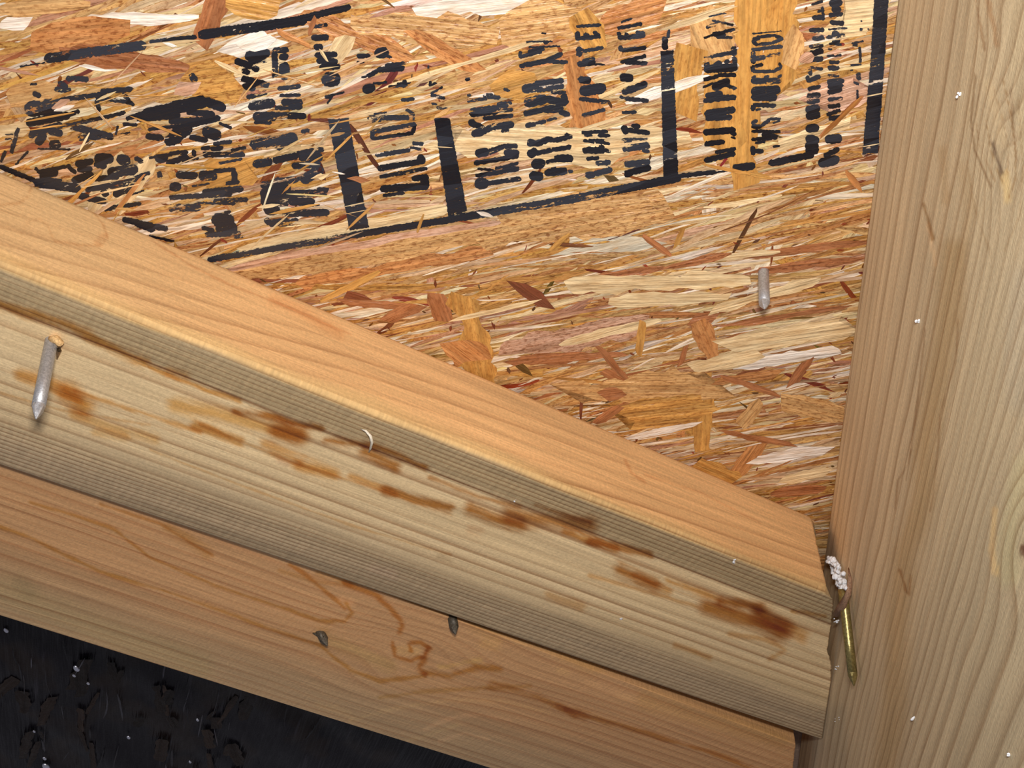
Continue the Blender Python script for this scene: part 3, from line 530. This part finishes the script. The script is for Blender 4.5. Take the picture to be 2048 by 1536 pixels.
def ink_poly(pts, wr):
    """pts: closed list of px; ring fan around centre with ragged border"""
    global zi
    q = []
    for (xa, ya), (xb, yb) in zip(pts, pts[1:] + pts[:1]):
        n = max(1, int(math.hypot(xb - xa, yb - ya) / 3.0))
        for i in range(n): q.append((xa + (xb - xa) * i / n + rng.normal(0, .55), ya + (yb - ya) * i / n + rng.normal(0, .55)))
    b0 = len(IV)
    for x, y in q:
        p = bp(x, y, zi); IV.append(tuple(p)); IU.append((p[0] * math.cos(.17) + p[1] * math.sin(.17), -p[0] * math.sin(.17) + p[1] * math.cos(.17), 0)); IW.append(wr)
    IF_.append(tuple(range(b0, b0 + len(q)))); zi += 4e-7
for (ox, oy, s_), txt in INK.items():
    for it in txt.replace('\n', ';').split(';'):
        if not it.strip(): continue
        a, b, wd = it.split(); (xa, ya), (xb, yb) = P2(a + ' ' + b)
        xa, xb = ox + xa / s_, ox + xb / s_; ya, yb = oy + ya / s_, oy + yb / s_; r = float(wd) / s_ / 2 * ((1.45 if xa < 640 else 1.2) if s_ > 1 else 1.05)
        t = math.atan2(yb - ya, xb - xa); cs = []
        # ends inset so that the capsule keeps the traced length
        L = math.hypot(xb - xa, yb - ya); ins = min(r * .6, L * .3); xa += math.cos(t) * ins; ya += math.sin(t) * ins; xb -= math.cos(t) * ins; yb -= math.sin(t) * ins
        for k in range(7):
            g = t - math.pi / 2 + math.pi * k / 6; cs.append((xb + r * math.cos(g), yb + r * math.sin(g)))
        for k in range(7):
            g = t + math.pi / 2 + math.pi * k / 6; cs.append((xa + r * math.cos(g), ya + r * math.sin(g)))
        wr = .1 if xa > 700 else .28
        ink_poly(cs, wr + rng.normal(0, .12))
for b in BARS: ink_poly(P2(b), .15)
NF = len(VV)
# chips over the print
ZTOP = .00062 + zi - .00052 if zi > .00062 else .00064
traced([
 (1640, 272, 1722, 192, 9, (186, 124, 62), .1, .5), (285, 88, 400, 78, 9, CR_, .1, .7), (330, 82, 352, 90, 8, WH, 0, .5), (555, 60, 620, 90, 16, OR, .6, .3), (430, 118, 486, 146, 9, CR_, .1, .7),
 (480, 92, 548, 72, 26, WH, .02, .5), (110, 218, 150, 208, 10, WH, .05, .6), (105, 214, 140, 196, 12, PK, .1, .6), (50, 240, 150, 222, 4, GD, .0, .4), (55, 258, 130, 246, 3, GD, 0, .4), (180, 262, 160, 300, 4, CR_, 0, .5),
 (120, 420, 205, 340, 10, GD, .1, .4), (230, 425, 290, 345, 9, OR, .2, .4), (165, 372, 270, 350, 2.5, CR_, 0, .3), (180, 388, 280, 365, 2.5, CR_, 0, .3), (630, 355, 655, 345, 14, CR_, .1, .6), (590, 345, 660, 300, 5, GD, .1, .5),
 (515, 412, 560, 405, 6, CR_, .1, .7), (540, 425, 640, 405, 8, GD, .2, .8), (600, 285, 640, 275, 8, TN, .2, .6), (900, 215, 870, 230, 10, TN, .2, .4), (700, 352, 735, 360, 10, BR, .1, .4), (1150, 260, 1260, 225, 5, CR_, .1, .8),
 (955, 420, 985, 430, 8, WH, .1, .7), (835, 462, 848, 425, 6, GD, .1, .4), (618, 66, 632, 30, 9, BR, .2, .2), (640, 95, 655, 120, 5, CR_, 0, .4), (655, 270, 690, 262, 5, TN, .2, .6), (665, 340, 690, 345, 4, WH, 0, .6),
 (870, 290, 905, 292, 2, CR_, 0, .5), (690, 410, 740, 400, 2, CR_, 0, .5), (690, 425, 740, 415, 2, CR_, 0, .5), (1405, 325, 1500, 345, 6, GD, .3, .5), (1500, 345, 1540, 352, 12, GD, .3, .4), (1320, 180, 1360, 172, 3, CR_, 0, .6),
 (1600, 120, 1625, 105, 22, PK, .2, .5), (1660, 105, 1685, 100, 12, PK, .2, .5), (1730, 190, 1770, 182, 3, CR_, 0, .4), (1725, 290, 1760, 284, 2.5, CR_, 0, .4),
], ZTOP)
for k in range(45):
    x = rng.uniform(20, 760) if k < 60 else rng.uniform(620, 1750); y = rng.uniform(120, 480) if x < 760 else rng.uniform(20, 350)
    c = bp(x, y)[:2]
    if not inside(c, .004): continue
    cl, sp = rcol(); strip(VV, FF, CC, UV, SP, c, .25 + rng.normal(0, .45), rng.uniform(.005, .020), rng.uniform(.0003, .0011), ZTOP + .00002 + k * 1e-7, cl, sp * .5, 0, .5, .8, False)

pb = np.array([(x0 + x1) / 2, (y0 + y1) / 2, 0])
# the panel body (11 mm), strands and print are its parts
px0, px1, py0, py1 = x0 - .20, XR + .040, y0 - .03, y1 + .12
# panel stops beneath the blocking: cut its lower side along the blocking
def on_block(x, off): # y on line parallel to the blocking, off metres below back edge
    p = a0[:2] - acr * off; return p[1] + (x - p[0]) * math.tan(ANG)
bx = [(px0, on_block(px0, .05)), (px1, on_block(px1, .05)), (px1, py1), (px0, py1)]
bv = [(x, y, 0) for x, y in bx] + [(x, y, -.011) for x, y in bx]
bf = [(0, 1, 2, 3), (7, 6, 5, 4), (0, 4, 5, 1), (1, 5, 6, 2), (2, 6, 7, 3), (3, 7, 4, 0)]
panel = link('sheathing_panel', bv, bf, m_str, base=pb)
attr(panel, 'col', [lin((196, 140, 84))] * 8, 'V'); attr(panel, 'fuv', [(v[0], v[1], 0) for v in bv], 'V'); attr(panel, 'speckle', [.7] * 8)
tag(panel, 'oriented strand board roof sheathing of pressed flakes with black printed stamp, above the blocking', 'sheathing')
VV = np.array(VV); VV[:, 0] = np.minimum(VV[:, 0], XR + .006)
fl_ = link('surface_strands', VV, np.array(FF), m_str, parent=panel, base=pb)
attr(fl_, 'col', CC, 'V'); attr(fl_, 'fuv', UV, 'V'); attr(fl_, 'speckle', SP); fl_['kind'] = 'stuff'
ink = link('printed_stamp', IV, IF_, m_ink, parent=panel, base=pb)
attr(ink, 'fuv', IU, 'V'); attr(ink, 'wear', IW); ink['label'] = 'black printed lettering and frame bars'

# ================================================================== DARK WALL below
zd = -.055
_a, _b = bp(300, 1400, zd), bp(285, 1520, zd); WROT = math.pi / 2 - math.atan2(*(_a - _b)[[1, 0]])
def mat_dark():
    s = NT('black_coated_sheathing'); tc = s.new('ShaderNodeTexCoord').outputs['Object']
    mp = s.new('ShaderNodeMapping'); s.ln(tc, mp.inputs[0]); mp.inputs['Rotation'].default_value = (0, 0, WROT)
    tc = mp.outputs[0]
    a = s.noise(s.vscale(tc, (260, 14, 60)), 1, 3, .6); b = s.noise(s.vscale(tc, (30, 22, 20)), 1, 2, .5); g = s.noise(tc, 900, 2, .6)
    c = s.mix(s.ramp(b, [(.50, 0.0), (.60, .6)]), (.0085, .0065, .0095), (.024, .014, .009))
    c = s.mix(s.ramp(a, [(.62, 0.0), (.72, .8)]), c, (.042, .037, .046)); s.ln(c, s.b.inputs['Base Color'])
    s.b.inputs['Roughness'].default_value = .32; s.b.inputs['Specular IOR Level'].default_value = .14
    n = s.bump(a, .003, .8); n = s.bump(g, .0002, .4, n); s.ln(n, s.b.inputs['Normal']); return s.m
q = [bp(-500, 1150, zd), bp(1500, 1150, zd), bp(1500, 2050, zd), bp(-500, 2050, zd)]
xs_ = [p[0] for p in q]; ys_ = [p[1] for p in q]; X0, X1, Y0, Y1 = min(xs_) - .30, XR + .16, min(ys_) - .15, max(ys_) + .30
nx, ny = 190, 130
gv = []; gf = []
for j in range(ny + 1):
    for i in range(nx + 1):
        x = X0 + (X1 - X0) * i / nx; y = Y0 + (Y1 - Y0) * j / ny
        z = zd + .0016 * float(vnoise(x * 60 + y * 18, y * 12, 81)) + .0008 * float(vnoise(x * 170 + y * 40, y * 25, 82)); gv.append((x, y, z))
for j in range(ny):
    for i in range(nx): a = j * (nx + 1) + i; gf.append((a, a + 1, a + nx + 2, a + nx + 1))
k0 = len(gv)
gv += [(X0, Y0, zd - .012), (X1, Y0, zd - .012), (X1, Y1, zd - .012), (X0, Y1, zd - .012)]; gf.append((k0 + 3, k0 + 2, k0 + 1, k0))
wall = link('wall_back', gv, gf, mat_dark(), smooth=True)
VV, FF, CC, UV, SP = [], [], [], [], []
va = math.pi / 2 - WROT
for k in range(46):
    c_ = bp(rng.uniform(-60, 560), rng.uniform(1300, 1600), zd)[:2]
    strip(VV, FF, CC, UV, SP, c_, va + rng.normal(0, .2), rng.uniform(.010, .04), rng.uniform(.002, .008), zd + .0011 + k * 2e-6, tuple(np.array([.034, .019, .011]) * rng.uniform(.2, 1.2)), .5, 0, .25, .1, False)
for k in range(44):
    x = rng.uniform(-20, 640); y = rng.uniform(1290, 1560); c_ = bp(x, y, zd)[:2]
    strip(VV, FF, CC, UV, SP, c_, va + rng.normal(0, .10), rng.uniform(.008, .035), rng.uniform(.0002, .0012), zd + .0015 + k * 2e-6, tuple(np.array([.085, .083, .10]) * rng.uniform(.2, 1.2)), .2, rng.normal(0, .1), .4, .8, False)
m_dst = m_str.copy(); m_dst.name = 'coated_strand'; m_dst.node_tree.nodes['Principled BSDF'].inputs['Specular IOR Level'].default_value = .14
ws = link('surface_strands', VV, np.array(FF), m_dst, parent=wall, base=np.array(VV).mean(0))
attr(ws, 'col', CC, 'V'); attr(ws, 'fuv', UV, 'V'); attr(ws, 'speckle', SP); ws['kind'] = 'stuff'
m_bead = mat_plain('glint_metal', (.75, .75, .85), .30, .85, .1, 900)
for (x, y, r_) in ((153, 1338, .0017), (148, 1352, .0010), (176, 1368, .0009), (257, 1476, .0011), (395, 1441, .0009), (380, 1525, .0009), (89, 1518, .0011), (92, 1534, .0022), (68, 1464, .0008), (12, 1262, .0012)):  # bright beads added to stand for glints on the glossy black wall
    c_ = bp(x, y, zd + .0012); Vb, Fb = [], []
    for j in range(7):
        for k in range(14):
            t_ = math.pi / 2 * j / 6; Vb.append(c_ + np.array([math.cos(t_) * math.cos(k * math.pi / 7) * r_, math.cos(t_) * math.sin(k * math.pi / 7) * r_ * 1.7, math.sin(t_) * r_ * .8 - .0004]))
    for j in range(6):
        for k in range(14): Fb.append((j * 14 + k, j * 14 + (k + 1) % 14, (j + 1) * 14 + (k + 1) % 14, (j + 1) * 14 + k))
    link('glint_bead', Vb, Fb, m_bead, parent=wall, smooth=True)
tag(wall, 'glossy black coated sheathing with vertical streaks in the bottom left corner', 'wall', None, 'structure')

# ================================================================== NAILS
m_steel = mat_plain('nail_steel', (.46, .46, .48), .42, .55, .35, 1500, .0001)
m_brass = mat_plain('nail_coated', (.30, .24, .09), .34, .7, .5, 1200, .0001)
m_rust = mat_plain('nail_tip_dark', (.10, .08, .055), .5, .3, .6, 1800, .0001)
m_wood = mat_plain('torn_wood', (.80, .50, .22), .7, 0, .5, 1800, .0002)
m_brn = mat_plain('bark_splinter', (.30, .17, .10), .8, 0, .5, 1500, .0002)
m_fluff = mat_plain('white_fluff', (.86, .87, .90), .95, 0, .25, 2500, .0003)
def frame(d):
    d = nrm(np.array(d, float)); u = nrm(np.cross(d, [0.3, .9, .1])); return d, u, np.cross(d, u)
def tube(path, rad, n=14, squash=None):
    V_, F_ = [], []; path = [np.array(p, float) for p in path]
    for i, p in enumerate(path):
        d = path[min(i + 1, len(path) - 1)] - path[max(i - 1, 0)]; d, u, v = frame(d)
        for k in range(n):
            t = 2 * math.pi * k / n; r = rad[i]; V_.append(p + r * (math.cos(t) * u + math.sin(t) * v))
    for i in range(len(path) - 1):
        for k in range(n): F_.append((i * n + k, i * n + (k + 1) % n, (i + 1) * n + (k + 1) % n, (i + 1) * n + k))
    F_.append(tuple(range(n))[::-1]); F_.append(tuple((len(path) - 1) * n + k for k in range(n)))
    return V_, F_
def nail(name, A_, B_, r, mat, label, depth=.008, torn=False, tipfrac=.16):
    """shank from surface point A to tip B, four-sided cut point, continuing a little into the wood"""
    d = nrm(B_ - A_); L = np.linalg.norm(B_ - A_); rt = empty(name, A_)
    Vs, Fs = tube([A_ - d * depth, A_, A_ + d * L * .5, A_ + d * L * (1 - tipfrac)], [r] * 4, 18)
    link('shank', Vs, Fs, mat, parent=rt, smooth=True, base=A_)
    q0 = A_ + d * L * (1 - tipfrac); dd, u, v = frame(d); n = 18; Vt, Ft = [], []
    for j, (s_, k_) in enumerate(((0, 1.0), (.25, .96), (.6, .62), (1.0, .10))):
        for k in range(n):
            t = 2 * math.pi * k / n; sq = max(abs(math.cos(t)), abs(math.sin(t))); rr = r * k_ * (1 if j == 0 else (.80 / sq if .80 / sq < 1 else 1))
            Vt.append(q0 + d * L * tipfrac * s_ + rr * (math.cos(t) * u + math.sin(t) * v))
    for j in range(3):
        for k in range(n): Ft.append((j * n + k, j * n + (k + 1) % n, (j + 1) * n + (k + 1) % n, (j + 1) * n + k))
    Ft.append(tuple(3 * n + k for k in range(n)))
    link('point', Vt, Ft, mat, parent=rt, base=q0)
    tag(rt, label, 'nail', 'nails poking through the lumber'); return rt
def hit(x, y, z): return bp(x, y, z)
# lengths: tips stand proud of the surface
nail('framing_nail', hit(103, 682, TH), hit(72, 838, TH + .030), .00195, m_steel, 'long grey nail sticking out of the stained front of the diagonal blocking at far left')
nail('framing_nail', hit(1527, 543, .0003), hit(1529, 618, .020), .00175, m_steel, 'short grey nail point through the bare flake board above the blocking, near the rafter')
nail('framing_nail', hit(905, 1238, ZL), hit(911, 1269, ZL + .0075), .0019, m_rust, 'small dull nail tip just under the lower edge of the diagonal blocking', tipfrac=.5)
nail('framing_nail', hit(641, 1266, ZL), hit(655, 1292, ZL + .006), .0018, m_rust, 'dark nail tip in a split on the lower board, left of the knot', tipfrac=.55)
# bent-looking nail beside the rafter
gA = np.array([XR - .0032, *bp(1690, 1205, .05)[1:2], .05]); 
def on_rafter(x, y, off):
    """point on plane x = XR - off seen at pixel"""
    r = R @ ray(x, y); t = (XR - off) / r[0]; p = r * t; return np.array([XR - off, p[1], p[2] + HC])
nail('framing_nail', on_rafter(1688, 1200, .0028), on_rafter(1708, 1372, .0028), .0018, m_brass, 'brassy toenail lying against the rafter at the cut end of the blocking', depth=.004)
# split mark round the tip in the lower board
Vs, Fs = tube([hit(625, 1266, ZL + .0002), hit(640, 1270, ZL + .0005), hit(650, 1280, ZL + .0003)], [.0002, .0012, .0003], 8)
tag(link('wood_splinter', Vs, Fs, m_rust, smooth=True), 'tiny dark torn splinter beside the nail tip on the lower board', 'splinter')
# torn wood at the root of the left nail
Vs, Fs = tube([hit(100, 680, TH), hit(112, 678, TH + .002), hit(120, 686, TH + .003), hit(118, 700, TH + .002), hit(114, 718, TH + .0005)], [.0012, .0013, .0012, .0008, .0002], 8)
tag(link('wood_splinter', Vs, Fs, m_wood, smooth=True), 'pale torn wood fibre curling at the root of the left nail', 'splinter')
# curled shaving
cz = [hit(722, 858, TH), hit(732, 862, TH + .0015), hit(741, 872, TH + .003), hit(744, 884, TH + .003), hit(741, 896, TH + .002), hit(738, 904, TH + .0004)]
Vs, Fs = tube(cz, [.0002, .0004, .0005, .0005, .0004, .0002], 8)
tag(link('wood_shaving', Vs, Fs, mat_plain('pale_shaving', (.85, .76, .62), .6, 0, .3, 1500), smooth=True), 'tiny pale curled wood shaving on the middle of the blocking front', 'shaving')
# bark splinter bridging the gap
Vs, Fs = tube([on_rafter(1672, 1228, .004), on_rafter(1684, 1212, .004), on_rafter(1697, 1186, .003), on_rafter(1700, 1160, .002), on_rafter(1697, 1136, .001)], [.0012, .0016, .0011, .0008, .0002], 10)
tag(link('wood_splinter', Vs, Fs, m_brn, smooth=True), 'brown curved bark splinter in the gap just above the brassy nail', 'splinter')
# white fluff caught in the gap: many small lobes grown into one tuft
def tuft(name, c, rx, n, spread, seed, label, group=None, wispy=False):
    import bmesh
    r_ = np.random.default_rng(seed); bm = bmesh.new()
    for k in range(n):
        o_ = (r_.random(3) - .5) * spread; rr = rx * r_.uniform(.45, 1)
        g = bmesh.ops.create_icosphere(bm, subdivisions=2, radius=1.0)
        for v in g['verts']:
            p = np.array(v.co); p = p * rr * .6 * np.array([.9, 1.2, .5 if not wispy else .9]) * (1 + .30 * float(vnoise(p[0] * 2.5 + k, p[1] * 2.5 + p[2] * 2, seed))) + o_ * np.array([.7, 1, .5]); v.co = p
    Vv = np.array([v.co[:] for v in bm.verts]) + c; Ff = [tuple(v.index for v in f.verts) for f in bm.faces]; bm.free()
    return tag(link(name, Vv, Ff, m_fluff, smooth=True, base=c), label, 'insulation', group or 'white insulation flecks stuck to the lumber')
def tuft_line(pts, name, rx, seed, label):
    import bmesh
    r_ = np.random.default_rng(seed); bm = bmesh.new()
    for (c, k_) in pts:
        g = bmesh.ops.create_icosphere(bm, subdivisions=3, radius=1.0)
        ph = r_.random(3) * 9
        for v in g['verts']:
            p = np.array(v.co); nz = 1 + .22 * float(vnoise(p[0] * 3 + ph[0], p[1] * 3 + p[2] * 2 + ph[1], seed)) + .03 * r_.normal(); v.co = p * rx * k_ * nz + c
    Vv = np.array([v.co[:] for v in bm.verts]); Ff = [tuple(v.index for v in f.verts) for f in bm.faces]; bm.free()
    o = link(name, Vv, Ff, m_fluff, smooth=True)
    m = o.modifiers.new('merge', 'REMESH'); m.mode = 'VOXEL'; m.voxel_size = .00028; m.use_smooth_shade = True
    m = o.modifiers.new('soften', 'SMOOTH'); m.iterations = 14; m.factor = .8
    tx = bpy.data.textures.new('fluff', 'CLOUDS'); tx.noise_scale = .0011; tx.noise_depth = 3
    m = o.modifiers.new('fuzz', 'DISPLACE'); m.texture = tx; m.strength = .0011; m.mid_level = .5; m.texture_coords = 'LOCAL'
    return tag(o, label, 'insulation')
tl = []; r5 = np.random.default_rng(5)
for i in range(60):
    t_ = r5.random(); x = 1662 + 24 * t_ + r5.normal(0, 4.6); y = 1117 + 60 * t_ + r5.normal(0, 3); tl.append((on_rafter(x, y, r5.uniform(.0008, .0044)), r5.uniform(.3, .7)))
tuft_line(tl, 'insulation_tuft', .0021, 5, 'white fluffy insulation tuft wedged between blocking end and rafter')
tuft('insulation_fleck', on_rafter(1672, 1243, .004), .0010, 5, .0026, 11, 'grey-white wisp in the gap beside the top of the brassy nail')
tuft('insulation_fleck', on_rafter(1674, 1337, .003), .0009, 4, .002, 12, 'pale wisp low in the gap left of the brassy nail tip')
tuft('insulation_fleck', on_rafter(1674, 1440, .0008), .0007, 4, .003, 13, 'faint pale wisp at the rafter foot below the gap')
for (x, y, r_, lb) in ((1918, 190, .00095, 'white fleck high on the rafter beside the upper knot'), (1836, 642, .0009, 'bright white fleck midway up the rafter'), (1827, 1436, .0009, 'pale fluff fleck low on the rafter'), (2018, 1508, .0007, 'tiny pale fleck at the bottom right corner of the rafter')):
    tuft('insulation_fleck', on_rafter(x, y, .0004), r_, 4, r_ * 1.2, int(x), lb)
for (x, y, r_, lb) in ((1030, 1001, .0006, 'tiny pale fleck by the dark crack in the blocking middle'), (1470, 1122, .0010, 'grey-white wisp near the right end of the blocking front'), (1242, 1238, .0007, 'tiny pale fleck on the lower right of the blocking front')):
    tuft('insulation_fleck', bp(x, y, TH + .0003), r_, 4, r_ * 1.6, int(x), lb)
